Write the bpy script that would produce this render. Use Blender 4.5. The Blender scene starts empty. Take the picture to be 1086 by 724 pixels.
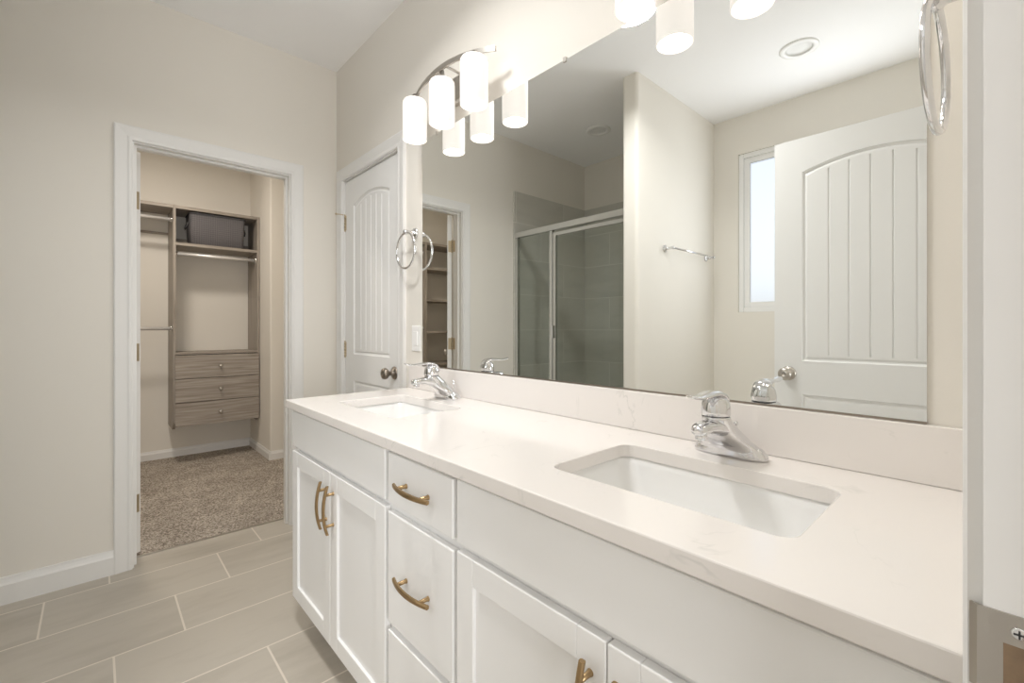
import bpy, bmesh, math, random
from mathutils import Vector, Matrix

C = bpy.context.scene
COL = C.collection
PI = math.pi
random.seed(4)

# ------------------------------------------------------------------ camera
EYE = 1.147
FPX, CX, HORIZON = 480.0, 543.0, 348.0
cam_d = bpy.data.cameras.new('camera')
cam = bpy.data.objects.new('camera', cam_d)
COL.objects.link(cam)
cam_d.sensor_fit = 'HORIZONTAL'
cam_d.sensor_width = 36.0
cam_d.lens = FPX / 1086.0 * 36.0
cam_d.shift_y = -(362.0 - HORIZON) / 1086.0
cam_d.clip_start = 0.01
cam.location = (0, 0, EYE)
cam.rotation_euler = (PI / 2, 0, -math.radians(42.6))
C.camera = cam

# ------------------------------------------------------------------ exposure
C.view_settings.view_transform = 'Standard'
C.view_settings.look = 'None'
C.view_settings.gamma = 1.0
C.view_settings.use_curve_mapping = False
C.view_settings.exposure = 0.23
C.cycles.max_bounces = 14
C.cycles.diffuse_bounces = 8
C.cycles.glossy_bounces = 8
C.cycles.transmission_bounces = 10
C.cycles.transparent_max_bounces = 16
C.cycles.caustics_reflective = True
C.cycles.blur_glossy = 1.0
C.cycles.caustics_refractive = False
C.cycles.sample_clamp_indirect = 6.0
C.cycles.use_denoising = True

# ------------------------------------------------------------------ world: daylight sky
W = bpy.data.worlds.new('world')
C.world = W
W.use_nodes = True
wn = W.node_tree
wn.nodes.clear()
sky = wn.nodes.new('ShaderNodeTexSky')
sky.sky_type = 'NISHITA'
sky.sun_disc = False
sky.sun_elevation = math.radians(38)
sky.sun_rotation = math.radians(90)
sky.air_density = 1.4
sky.dust_density = 3.0
bg = wn.nodes.new('ShaderNodeBackground')
bg.inputs['Strength'].default_value = 0.10
wo = wn.nodes.new('ShaderNodeOutputWorld')
hs = wn.nodes.new('ShaderNodeHueSaturation')
hs.inputs['Saturation'].default_value = 0.4
wn.links.new(sky.outputs[0], hs.inputs['Color'])
wn.links.new(hs.outputs[0], bg.inputs['Color'])
wn.links.new(bg.outputs[0], wo.inputs['Surface'])


# ------------------------------------------------------------------ lamps
def area(name, loc, size, power, color=(1, 1, 1), rot=(0, 0, 0), size_y=None, shape='DISK'):
    d = bpy.data.lights.new(name, 'AREA')
    d.shape = shape
    d.size = size
    if size_y:
        d.size_y = size_y
    d.energy = power
    d.color = color
    o = bpy.data.objects.new(name, d)
    o.location = loc
    o.rotation_euler = rot
    COL.objects.link(o)
    return o


CEIL = 2.745
VANITY_Y = (1.494, 0.424)
SHADE_DY = (-0.205, 0.0, 0.205)
CANS = ((-0.754, 0.793), (-0.787, 2.22))
# added fill light at the ceiling over the walkway, unseen, without a fixture
area('walkway_fill', (0.27, 1.25, CEIL - 0.03), 0.26, 13.5, (1.0, 0.995, 0.985)).data.spread = math.radians(146)
# added fill light in front of the hidden window part behind the open door
area('window_fill', (-1.35, 0.70, 1.86), 0.66, 10.5, (0.95, 0.97, 1.0), (0, -PI / 2, 0), 1.05, 'RECTANGLE').rotation_euler = (PI / 2, 0, -PI / 2)
# ceiling lamp of the closet
area('closet_lamp', (0.15, 3.75, CEIL - 0.06), 0.3, 17, (1.0, 0.91, 0.80))
# added fill light in the unseen next room, aimed in through the doorway
area('bedroom_fill', (-0.25, -2.0, 0.95), 1.0, 36, (0.98, 0.985, 1.0), (PI / 2 + 0.5, 0, -0.1), 1.3, 'RECTANGLE')


# ------------------------------------------------------------------ materials
def new_mat(name):
    m = bpy.data.materials.new(name)
    m.use_nodes = True
    nt = m.node_tree
    b = nt.nodes['Principled BSDF']
    return m, nt, b


def simple(name, col, rough=0.5, metal=0.0, bump=0.0, bscale=200.0, coat=0.0, var=0.0, spec=None):
    m, nt, b = new_mat(name)
    b.inputs['Base Color'].default_value = (*col, 1)
    b.inputs['Roughness'].default_value = rough
    b.inputs['Metallic'].default_value = metal
    if spec is not None:
        b.inputs['Specular IOR Level'].default_value = spec
    if coat:
        b.inputs['Coat Weight'].default_value = coat
        b.inputs['Coat Roughness'].default_value = 0.08
    tc = nt.nodes.new('ShaderNodeTexCoord')
    nz = nt.nodes.new('ShaderNodeTexNoise')
    nz.inputs['Scale'].default_value = bscale
    nz.inputs['Detail'].default_value = 3
    nt.links.new(tc.outputs['Object'], nz.inputs['Vector'])
    if bump:
        bp = nt.nodes.new('ShaderNodeBump')
        bp.inputs['Strength'].default_value = bump
        bp.inputs['Distance'].default_value = 0.002
        nt.links.new(nz.outputs['Fac'], bp.inputs['Height'])
        nt.links.new(bp.outputs[0], b.inputs['Normal'])
    if var:
        mx = nt.nodes.new('ShaderNodeMixRGB')
        mx.inputs['Color1'].default_value = (*[c * (1 - var) for c in col], 1)
        mx.inputs['Color2'].default_value = (*[min(1, c * (1 + var)) for c in col], 1)
        nt.links.new(nz.outputs['Fac'], mx.inputs['Fac'])
        nt.links.new(mx.outputs[0], b.inputs['Base Color'])
    return m


M = {}
M['wall'] = simple('wall_paint', (0.785, 0.755, 0.698), 0.75, bump=0.06, bscale=350, spec=0.25)
M['ceiling'] = simple('ceiling_paint', (0.93, 0.93, 0.935), 0.9, bump=0.1, bscale=250, spec=0.2)
M['trim'] = simple('trim_paint', (0.79, 0.785, 0.77), 0.35, bump=0.01)
M['door'] = simple('door_paint', (0.84, 0.84, 0.83), 0.4, bump=0.02, bscale=120)
M['cabinet'] = simple('cabinet_paint', (0.90, 0.90, 0.895), 0.32, bump=0.01)
M['porcelain'] = simple('porcelain', (0.88, 0.88, 0.87), 0.08, coat=0.5)
M['chrome'] = simple('chrome', (0.76, 0.76, 0.77), 0.06, 1.0)
M['nickel'] = simple('brushed_nickel', (0.56, 0.53, 0.49), 0.28, 1.0, bump=0.02, bscale=600)
M['brass'] = simple('antique_brass', (0.40, 0.28, 0.15), 0.34, 1.0, bump=0.02, bscale=500)
M['bronze'] = simple('dark_bronze', (0.30, 0.26, 0.22), 0.3, 1.0)
M['hinge'] = simple('satin_nickel_hinge', (0.58, 0.49, 0.35), 0.38, 1.0)
M['aluminium'] = simple('satin_aluminium', (0.72, 0.73, 0.72), 0.25, 1.0)
M['plastic'] = simple('white_plastic', (0.85, 0.85, 0.84), 0.3)
M['dark'] = simple('recess_shade', (0.03, 0.03, 0.03), 0.6)  # near-black colour put in for the shade inside slots and gaps
M['basket_rim'] = simple('basket_binding', (0.055, 0.056, 0.06), 0.8, bump=0.3, bscale=300)
M['rod'] = simple('satin_rod', (0.88, 0.87, 0.86), 0.38, 0.5)
M['hollow'] = simple('latch_hollow', (0.22, 0.15, 0.09), 0.7, bump=0.3, bscale=90, var=0.3)

m, nt, b = new_mat('mirror_silver')
b.inputs['Base Color'].default_value = (0.90, 0.915, 0.90, 1)
b.inputs['Metallic'].default_value = 1.0
b.inputs['Roughness'].default_value = 0.0
M['mirror'] = m

# quartz worktop: warm white with thin faint veins
m, nt, b = new_mat('quartz')
tc = nt.nodes.new('ShaderNodeTexCoord')
n1 = nt.nodes.new('ShaderNodeTexNoise')
n1.inputs['Scale'].default_value = 5.0
n1.inputs['Detail'].default_value = 6
n1.inputs['Distortion'].default_value = 1.6
nt.links.new(tc.outputs['Object'], n1.inputs['Vector'])
r1 = nt.nodes.new('ShaderNodeValToRGB')
r1.color_ramp.elements[0].position = 0.485
r1.color_ramp.elements[0].color = (0, 0, 0, 1)
r1.color_ramp.elements[1].position = 0.5
r1.color_ramp.elements[1].color = (1, 1, 1, 1)
e = r1.color_ramp.elements.new(0.512)
e.color = (0, 0, 0, 1)
nt.links.new(n1.outputs['Fac'], r1.inputs['Fac'])
n2 = nt.nodes.new('ShaderNodeTexNoise')
n2.inputs['Scale'].default_value = 9.0
nt.links.new(tc.outputs['Object'], n2.inputs['Vector'])
r2 = nt.nodes.new('ShaderNodeValToRGB')
r2.color_ramp.elements[0].position = 0.52
r2.color_ramp.elements[1].position = 0.72
nt.links.new(n2.outputs['Fac'], r2.inputs['Fac'])
mu = nt.nodes.new('ShaderNodeMath')
mu.operation = 'MULTIPLY'
nt.links.new(r1.outputs['Color'], mu.inputs[0])
nt.links.new(r2.outputs['Color'], mu.inputs[1])
mx = nt.nodes.new('ShaderNodeMixRGB')
mx.inputs['Color1'].default_value = (0.83, 0.795, 0.765, 1)
mx.inputs['Color2'].default_value = (0.70, 0.68, 0.65, 1)
nt.links.new(mu.outputs[0], mx.inputs['Fac'])
nt.links.new(mx.outputs[0], b.inputs['Base Color'])
b.inputs['Roughness'].default_value = 0.12
M['quartz'] = m


def math_node(nt, op, a, b_=None):
    n = nt.nodes.new('ShaderNodeMath')
    n.operation = op
    for k, v in enumerate((a, b_)):
        if v is None:
            continue
        if isinstance(v, (int, float)):
            n.inputs[k].default_value = v
        else:
            nt.links.new(v, n.inputs[k])
    return n.outputs[0]


def tile_mat(name, long_ax, row_ax, long0, row0, L, H, step, grout, ca, cb, gcol, rough, streak):
    """Running-bond tiles: rows of height H along row_ax, joints every L along long_ax, each row moved on by step."""
    m, nt, b = new_mat(name)
    tc = nt.nodes.new('ShaderNodeTexCoord')
    sp = nt.nodes.new('ShaderNodeSeparateXYZ')
    nt.links.new(tc.outputs['Object'], sp.inputs[0])
    rr = math_node(nt, 'DIVIDE', math_node(nt, 'SUBTRACT', sp.outputs[row_ax], row0), H)
    row = math_node(nt, 'FLOOR', rr)
    rf = math_node(nt, 'SUBTRACT', rr, row)
    ll = math_node(nt, 'DIVIDE', math_node(nt, 'SUBTRACT', math_node(nt, 'SUBTRACT', sp.outputs[long_ax], long0),
                                           math_node(nt, 'MULTIPLY', row, step)), L)
    colm = math_node(nt, 'FLOOR', ll)
    lf = math_node(nt, 'SUBTRACT', ll, colm)
    dr = math_node(nt, 'MULTIPLY', math_node(nt, 'MINIMUM', rf, math_node(nt, 'SUBTRACT', 1.0, rf)), H)
    dl = math_node(nt, 'MULTIPLY', math_node(nt, 'MINIMUM', lf, math_node(nt, 'SUBTRACT', 1.0, lf)), L)
    d = math_node(nt, 'MINIMUM', dr, dl)
    g = math_node(nt, 'LESS_THAN', d, grout / 2)
    cmb = nt.nodes.new('ShaderNodeCombineXYZ')
    nt.links.new(row, cmb.inputs[0])
    nt.links.new(colm, cmb.inputs[1])
    wnz = nt.nodes.new('ShaderNodeTexWhiteNoise')
    wnz.noise_dimensions = '2D'
    nt.links.new(cmb.outputs[0], wnz.inputs['Vector'])
    # stretched streaks along the tile, moved per tile
    mp = nt.nodes.new('ShaderNodeMapping')
    s = [9.0, 9.0, 9.0]
    s[long_ax] = 2.2
    mp.inputs['Scale'].default_value = s
    off = nt.nodes.new('ShaderNodeVectorMath')
    off.operation = 'MULTIPLY_ADD'
    nt.links.new(wnz.outputs['Color'], off.inputs[0])
    off.inputs[1].default_value = (13, 13, 13)
    nt.links.new(tc.outputs['Object'], off.inputs[2])
    nt.links.new(off.outputs[0], mp.inputs['Vector'])
    nz = nt.nodes.new('ShaderNodeTexNoise')
    nz.inputs['Scale'].default_value = 1.0
    nz.inputs['Detail'].default_value = 5
    nz.inputs['Roughness'].default_value = 0.6
    nt.links.new(mp.outputs[0], nz.inputs['Vector'])
    fac = math_node(nt, 'ADD', math_node(nt, 'MULTIPLY', wnz.outputs['Value'], 1.0 - streak),
                    math_node(nt, 'MULTIPLY', math_node(nt, 'MULTIPLY_ADD', nz.outputs['Fac'], 2.2), streak))
    # centre the noise
    fac = math_node(nt, 'SUBTRACT', fac, 0.55 * streak)
    mx = nt.nodes.new('ShaderNodeMixRGB')
    mx.use_clamp = True
    mx.inputs['Color1'].default_value = (*ca, 1)
    mx.inputs['Color2'].default_value = (*cb, 1)
    nt.links.new(fac, mx.inputs['Fac'])
    mg = nt.nodes.new('ShaderNodeMixRGB')
    mg.inputs['Color2'].default_value = (*gcol, 1)
    nt.links.new(mx.outputs[0], mg.inputs['Color1'])
    nt.links.new(g, mg.inputs['Fac'])
    nt.links.new(mg.outputs[0], b.inputs['Base Color'])
    b.inputs['Roughness'].default_value = rough
    bp = nt.nodes.new('ShaderNodeBump')
    bp.inputs['Strength'].default_value = 0.5
    bp.inputs['Distance'].default_value = 0.001
    nt.links.new(math_node(nt, 'SUBTRACT', 1.0, g), bp.inputs['Height'])
    nt.links.new(bp.outputs[0], b.inputs['Normal'])
    return m


M['floor'] = tile_mat('floor_tile', 0, 1, 0.046, 1.80, 0.614, 0.3067, 0.2045, 0.0065,
                      (0.30, 0.265, 0.215), (0.475, 0.435, 0.375), (0.68, 0.62, 0.54), 0.42, 0.75)
SHA, SHB, SHG = (0.46, 0.45, 0.41), (0.62, 0.61, 0.56), (0.80, 0.79, 0.74)
M['shower_x'] = tile_mat('shower_tile_far', 0, 2, -0.43, 0.217, 0.61, 0.305, 0.305, 0.004, SHA, SHB, SHG, 0.25, 0.75)
M['shower_y'] = tile_mat('shower_tile_back', 1, 2, 2.82, 0.217, 0.61, 0.305, 0.305, 0.004, SHA, SHB, SHG, 0.25, 0.75)

# carpet: speckled pile
m, nt, b = new_mat('carpet_pile')
tc = nt.nodes.new('ShaderNodeTexCoord')
na = nt.nodes.new('ShaderNodeTexNoise')
na.inputs['Scale'].default_value = 105
na.inputs['Detail'].default_value = 4
na.inputs['Roughness'].default_value = 0.75
nb = nt.nodes.new('ShaderNodeTexNoise')
nb.inputs['Scale'].default_value = 5
nb.inputs['Detail'].default_value = 3
nt.links.new(tc.outputs['Object'], na.inputs['Vector'])
nt.links.new(tc.outputs['Object'], nb.inputs['Vector'])
ra = nt.nodes.new('ShaderNodeValToRGB')
ra.color_ramp.elements[0].position = 0.40
ra.color_ramp.elements[0].color = (0.19, 0.16, 0.13, 1)
ra.color_ramp.elements[1].position = 0.60
ra.color_ramp.elements[1].color = (0.70, 0.63, 0.55, 1)
nt.links.new(na.outputs['Fac'], ra.inputs['Fac'])
mxx = nt.nodes.new('ShaderNodeMixRGB')
mxx.blend_type = 'MULTIPLY'
mxx.inputs['Fac'].default_value = 0.5
nt.links.new(ra.outputs[0], mxx.inputs['Color1'])
rb = nt.nodes.new('ShaderNodeValToRGB')
rb.color_ramp.elements[0].position = 0.4
rb.color_ramp.elements[0].color = (0.68, 0.66, 0.64, 1)
rb.color_ramp.elements[1].position = 0.6
nt.links.new(nb.outputs['Fac'], rb.inputs['Fac'])
nt.links.new(rb.outputs[0], mxx.inputs['Color2'])
nt.links.new(mxx.outputs[0], b.inputs['Base Color'])
b.inputs['Roughness'].default_value = 0.95
b.inputs['Specular IOR Level'].default_value = 0.1
bp = nt.nodes.new('ShaderNodeBump')
bp.inputs['Strength'].default_value = 0.8
bp.inputs['Distance'].default_value = 0.01
nt.links.new(na.outputs['Fac'], bp.inputs['Height'])
nt.links.new(bp.outputs[0], b.inputs['Normal'])
M['carpet'] = m


def grain(name, axis, c0, c1):
    m, nt, b = new_mat(name)
    tc = nt.nodes.new('ShaderNodeTexCoord')
    mp = nt.nodes.new('ShaderNodeMapping')
    s = [70.0, 70.0, 70.0]
    s[axis] = 3.0
    mp.inputs['Scale'].default_value = s
    nt.links.new(tc.outputs['Object'], mp.inputs['Vector'])
    nz = nt.nodes.new('ShaderNodeTexNoise')
    nz.inputs['Scale'].default_value = 1.0
    nz.inputs['Detail'].default_value = 4
    nz.inputs['Distortion'].default_value = 0.4
    nt.links.new(mp.outputs[0], nz.inputs['Vector'])
    rp = nt.nodes.new('ShaderNodeValToRGB')
    rp.color_ramp.elements[0].position = 0.33
    rp.color_ramp.elements[0].color = (*c0, 1)
    rp.color_ramp.elements[1].position = 0.68
    rp.color_ramp.elements[1].color = (*c1, 1)
    nt.links.new(nz.outputs['Fac'], rp.inputs['Fac'])
    nt.links.new(rp.outputs[0], b.inputs['Base Color'])
    b.inputs['Roughness'].default_value = 0.5
    return m


M['laminate_h'] = grain('grey_laminate_across', 0, (0.25, 0.215, 0.18), (0.42, 0.375, 0.33))
M['laminate_v'] = grain('grey_laminate_upright', 2, (0.27, 0.235, 0.20), (0.40, 0.36, 0.315))

# woven basket
m, nt, b = new_mat('basket_weave')
tc = nt.nodes.new('ShaderNodeTexCoord')
mp = nt.nodes.new('ShaderNodeMapping')
mp.inputs['Rotation'].default_value = (0, math.radians(45), 0)
mp.inputs['Scale'].default_value = (1, 1, 1)
nt.links.new(tc.outputs['Object'], mp.inputs['Vector'])
ck = nt.nodes.new('ShaderNodeTexChecker')
ck.inputs['Scale'].default_value = 85
ck.inputs['Color1'].default_value = (0.16, 0.15, 0.155, 1)
ck.inputs['Color2'].default_value = (0.11, 0.105, 0.112, 1)
nt.links.new(mp.outputs[0], ck.inputs['Vector'])
nt.links.new(ck.outputs['Color'], b.inputs['Base Color'])
bp = nt.nodes.new('ShaderNodeBump')
bp.inputs['Strength'].default_value = 0.7
bp.inputs['Distance'].default_value = 0.004
nt.links.new(ck.outputs['Fac'], bp.inputs['Height'])
nt.links.new(bp.outputs[0], b.inputs['Normal'])
b.inputs['Roughness'].default_value = 0.85
M['weave'] = m

# clear shower glass, faintly green
m = bpy.data.materials.new('shower_glass')
m.use_nodes = True
nt = m.node_tree
nt.nodes.clear()
tr = nt.nodes.new('ShaderNodeBsdfTransparent')
tr.inputs['Color'].default_value = (0.93, 0.95, 0.935, 1)
gl = nt.nodes.new('ShaderNodeBsdfGlossy')
gl.inputs['Roughness'].default_value = 0.01
lwt = nt.nodes.new('ShaderNodeLayerWeight')
lwt.inputs['Blend'].default_value = 0.5
pw = nt.nodes.new('ShaderNodeMath')
pw.operation = 'POWER'
pw.inputs[1].default_value = 5.0
nt.links.new(lwt.outputs['Facing'], pw.inputs[0])
fr = nt.nodes.new('ShaderNodeMath')
fr.operation = 'MULTIPLY_ADD'
fr.inputs[1].default_value = 0.9
fr.inputs[2].default_value = 0.04
nt.links.new(pw.outputs[0], fr.inputs[0])
ms = nt.nodes.new('ShaderNodeMixShader')
ot = nt.nodes.new('ShaderNodeOutputMaterial')
nt.links.new(fr.outputs[0], ms.inputs['Fac'])
nt.links.new(tr.outputs[0], ms.inputs[1])
nt.links.new(gl.outputs[0], ms.inputs[2])
nt.links.new(ms.outputs[0], ot.inputs['Surface'])
M['glass'] = m

# frosted window pane: rough glass, the sky shows through it blurred
m, nt, b = new_mat('frosted_glass')
b.inputs['Base Color'].default_value = (0.93, 0.95, 1.0, 1)
b.inputs['Roughness'].default_value = 0.35
b.inputs['Transmission Weight'].default_value = 1.0
b.inputs['IOR'].default_value = 1.15
b.inputs['Emission Color'].default_value = (0.88, 0.91, 1.0, 1)
b.inputs['Emission Strength'].default_value = 0.3
M['frosted'] = m

# lit opal glass of the vanity lamps
def lit(name, col, strength):
    m, nt, b = new_mat(name)
    b.inputs['Base Color'].default_value = (0.5, 0.48, 0.46, 1)
    b.inputs['Roughness'].default_value = 0.3
    b.inputs['Emission Color'].default_value = (*col, 1)
    b.inputs['Emission Strength'].default_value = strength
    return m


M['opal'] = lit('lit_opal_glass', (1.0, 0.93, 0.87), 0.60)
M['bulb'] = lit('lit_bulb', (1.0, 0.92, 0.82), 5.0)
M['lens'] = simple('lamp_lens', (0.80, 0.80, 0.79), 0.5)


# ------------------------------------------------------------------ mesh helpers
class MB:
    def __init__(self):
        self.bm = bmesh.new()

    def box(self, x0, x1, y0, y1, z0, z1, bev=0.0, seg=2):
        x0, x1 = min(x0, x1), max(x0, x1)
        y0, y1 = min(y0, y1), max(y0, y1)
        z0, z1 = min(z0, z1), max(z0, z1)
        t = bmesh.new()
        vs = [t.verts.new(p) for p in ((x0, y0, z0), (x1, y0, z0), (x1, y1, z0), (x0, y1, z0),
                                       (x0, y0, z1), (x1, y0, z1), (x1, y1, z1), (x0, y1, z1))]
        for f in ((0, 3, 2, 1), (4, 5, 6, 7), (0, 1, 5, 4), (1, 2, 6, 5), (2, 3, 7, 6), (3, 0, 4, 7)):
            t.faces.new([vs[i] for i in f])
        if bev:
            bmesh.ops.bevel(t, geom=t.edges[:], offset=bev, segments=seg, profile=0.5, affect='EDGES')
        self._take(t)
        return self

    def _take(self, t):
        mp = {}
        for v in t.verts:
            mp[v] = self.bm.verts.new(v.co)
        for f in t.faces:
            try:
                nf = self.bm.faces.new([mp[v] for v in f.verts])
                nf.smooth = f.smooth
            except ValueError:
                pass
        t.free()

    def loft(self, rings, closed=True, cap0=True, cap1=True, smooth=True):
        rs = [[self.bm.verts.new(p) for p in r] for r in rings]
        n = len(rs[0])
        for a, b_ in zip(rs, rs[1:]):
            for i in range(n if closed else n - 1):
                j = (i + 1) % n
                f = self.bm.faces.new((a[i], a[j], b_[j], b_[i]))
                f.smooth = smooth
        if cap0:
            self.bm.faces.new(list(reversed(rs[0])))
        if cap1:
            self.bm.faces.new(rs[-1])
        return self

    def lathe(self, prof, origin=(0, 0, 0), axis=(0, 0, 1), n=28, cap0=True, cap1=True):
        """prof: list of (radius, height along axis)."""
        ax = Vector(axis).normalized()
        up = Vector((0, 0, 1)) if abs(ax.z) < 0.9 else Vector((1, 0, 0))
        u = ax.cross(up).normalized()
        v = ax.cross(u)
        o = Vector(origin)
        rings = []
        for r, h in prof:
            rings.append([o + ax * h + (u * math.cos(2 * PI * k / n) + v * math.sin(2 * PI * k / n)) * r for k in range(n)])
        return self.loft(rings, True, cap0, cap1)

    def tube(self, pts, r, n=12, closed=False):
        pts = [Vector(p) for p in pts]
        rad = r if isinstance(r, (list, tuple)) else [r] * len(pts)
        rings = []
        N = len(pts)
        ref = None
        for i, p in enumerate(pts):
            if closed:
                d = (pts[(i + 1) % N] - pts[i - 1]).normalized()
            else:
                d = (pts[min(i + 1, N - 1)] - pts[max(i - 1, 0)]).normalized()
            if ref is None:
                ref = Vector((0, 0, 1)) if abs(d.z) < 0.9 else Vector((1, 0, 0))
                u = d.cross(ref).normalized()
            else:
                u = (u - d * u.dot(d)).normalized()
            v = d.cross(u)
            rings.append([p + (u * math.cos(2 * PI * k / n) + v * math.sin(2 * PI * k / n)) * rad[i] for k in range(n)])
        if closed:
            rings.append(rings[0])
            self.loft(rings, True, False, False)
            bmesh.ops.remove_doubles(self.bm, verts=self.bm.verts[:], dist=1e-6)
            return self
        return self.loft(rings)

    def sphere(self, c, r, sz=1.0):
        t = bmesh.new()
        bmesh.ops.create_uvsphere(t, u_segments=20, v_segments=12, radius=r)
        for v in t.verts:
            v.co = Vector((v.co.x, v.co.y, v.co.z * sz)) + Vector(c)
        for f in t.faces:
            f.smooth = True
        self._take(t)
        return self

    def build(self, name, mat, parent=None, recalc=True):
        if recalc:
            bmesh.ops.recalc_face_normals(self.bm, faces=self.bm.faces[:])
        me = bpy.data.meshes.new(name)
        self.bm.to_mesh(me)
        self.bm.free()
        o = bpy.data.objects.new(name, me)
        COL.objects.link(o)
        me.materials.append(M[mat] if isinstance(mat, str) else mat)
        if parent:
            o.parent = parent
            o.matrix_parent_inverse = Matrix.Translation(parent.location).inverted() if parent.type == 'EMPTY' and parent.parent is None and not PLACED.get(parent.name) else Matrix()
        return o


PLACED = {}


def add_bevel(o, w=0.003, seg=2, ang=40):
    md = o.modifiers.new('bevel', 'BEVEL')
    md.width = w
    md.segments = seg
    md.limit_method = 'ANGLE'
    md.angle_limit = math.radians(ang)
    return o


def thing(name, label, cat, loc=(0, 0, 0), group=None, local=False):
    """An Empty at the thing's base. local=True: its parts are given in its own coordinates."""
    o = bpy.data.objects.new(name, None)
    o.empty_display_size = 0.05
    o.location = loc
    COL.objects.link(o)
    o['label'] = label
    o['category'] = cat
    if group:
        o['group'] = group
    if local:
        PLACED[o.name] = True
    return o


def tag(o, label, cat, group=None):
    o['label'] = label
    o['category'] = cat
    if group:
        o['group'] = group
    return o


def struct(o, label=None, cat=None):
    o['kind'] = 'structure'
    if label:
        o['label'] = label
        o['category'] = cat
    return o


def copy_tree(o, parent=None):
    c = o.copy()
    COL.objects.link(c)
    if parent:
        c.parent = parent
        c.matrix_parent_inverse = o.matrix_parent_inverse.copy()
    for ch in [x for x in o.children]:
        copy_tree(ch, c)
    return c


# ------------------------------------------------------------------ room dimensions
XM = 1.107          # mirror wall
YF = 2.82           # far wall with the closet doorway
YE = 0.010          # entry wall, on the bathroom side
XB = -1.37          # back wall with the window
YC = 5.0            # closet back wall
T = 0.11
CO0, CO1, HEAD = 0.135, 0.830, 2.035        # closet opening
LO0, LO1 = 2.035, 2.715                     # linen door opening (along y)
EO0, EO1 = -0.25, 0.46                      # entry opening
WY0, WY1, WZ0, WZ1 = 0.36, 1.36, 1.268, 2.455   # window opening
PX, PY0, PY1 = -0.275, 1.543, 1.653         # partition end and faces

# ------------------------------------------------------------------ room shell
f = MB().box(XB - T, XM + T, -0.10, 2.94, -0.06, 0.0).build('floor', 'floor')
struct(f, 'greige plank-shaped floor tiles with pale grout', 'floor')
g = MB()
g.box(XB - T, 2.0, 2.94, YC + T, -0.06, 0.006)
f2 = g.build('floor_closet', 'carpet')
struct(f2, 'beige speckled carpet inside the closet', 'carpet')
t_ = bmesh.new()
lps = [[(XB - T, -0.2), (2.0, -0.2), (2.0, YC + T), (XB - T, YC + T)]]
for cx_, cy_ in CANS:
    lps.append([(cx_ + 0.066 * math.cos(2 * PI * k / 40), cy_ + 0.066 * math.sin(2 * PI * k / 40)) for k in range(40)])
for lp in lps:
    vs = [t_.verts.new((px, py, CEIL)) for px, py in lp]
    for i in range(len(vs)):
        t_.edges.new((vs[i], vs[(i + 1) % len(vs)]))
bmesh.ops.triangle_fill(t_, use_beauty=True, use_dissolve=False, edges=t_.edges[:])
c = MB()
c._take(t_)
ret = bmesh.ops.extrude_face_region(c.bm, geom=c.bm.faces[:])
for v in [g_ for g_ in ret['geom'] if isinstance(g_, bmesh.types.BMVert)]:
    v.co.z = CEIL + 0.04
c = c.build('ceiling', 'ceiling')
struct(c, 'plain white ceiling', 'ceiling')

w = MB()
w.box(XB, CO0 - 0.015, YF, YF + T, 0, CEIL)
w.box(CO1 + 0.015, XM + T, YF, YF + T, 0, CEIL)
w.box(CO0 - 0.015, CO1 + 0.015, YF, YF + T, HEAD + 0.015, CEIL)
struct(w.build('wall_far', 'wall'), 'beige wall around the closet doorway', 'wall')
w = MB()
w.box(XM, XM + T, -0.1, LO0 - 0.015, 0, CEIL)
w.box(XM, XM + T, LO1 + 0.015, YF, 0, CEIL)
w.box(XM, XM + T, LO0 - 0.015, LO1 + 0.015, HEAD + 0.015, CEIL)
struct(w.build('wall_mirror', 'wall'), 'beige wall behind the long vanity mirror', 'wall')
w = MB()
w.box(XB - T, XB, YE, WY0, 0, CEIL)
w.box(XB - T, XB, WY1, YC + T, 0, CEIL)
w.box(XB - T, XB, WY0, WY1, 0, WZ0)
w.box(XB - T, XB, WY0, WY1, WZ1, CEIL)
struct(w.build('wall_back', 'wall'), 'wall with the frosted window, seen in the mirror', 'wall')
w = MB()
w.box(XB - T, EO0 - 0.015, YE - T, YE, 0, CEIL)
w.box(EO1 + 0.015, XM, YE - T, YE, 0, CEIL)
w.box(EO0 - 0.015, EO1 + 0.015, YE - T, YE, HEAD + 0.015, CEIL)
struct(w.build('wall_entry', 'wall'), 'beige wall at the right end of the vanity', 'wall')
# partition between shower and window bay, with rounded corners at its end
w = MB()
r = 0.02
ring = [(XB, PY0), (PX - r, PY0)]
for k in range(1, 7):
    a = -PI / 2 + k * PI / 2 / 6
    ring.append((PX - r + r * math.cos(a), PY0 + r + r * math.sin(a)))
for k in range(0, 7):
    a = k * PI / 2 / 6
    ring.append((PX - r + r * math.cos(a), PY1 - r + r * math.sin(a)))
ring.append((XB, PY1))
w.loft([[(x, y, 0) for x, y in ring], [(x, y, CEIL) for x, y in ring]], smooth=False)
struct(w.build('wall_partition', 'wall'), 'wall end between shower and window, seen in the mirror', 'wall')
# closet
struct(MB().box(XB, 1.115, YC, YC + T, 0, CEIL).build('wall_closet_back', 'wall'), 'closet wall behind the drawers', 'wall')
w = MB().box(1.115, 2.0, 4.31, YC + T, 0, CEIL)
struct(add_bevel(w.build('wall_closet_corner', 'wall'), 0.012, 3), 'projecting closet wall corner beside the drawers', 'wall')
struct(MB().box(1.6, 2.0, YF, 4.31, 0, CEIL).build('wall_closet_right', 'wall'))
struct(MB().box(XM + T, 1.6, YF, YF + T, 0, CEIL).build('wall_closet_front', 'wall'))
# the bedroom beyond the entry door
struct(MB().box(-2.0, 2.0, -2.6, -0.10, -0.06, -0.002).build('floor_bedroom', 'carpet'))


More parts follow.
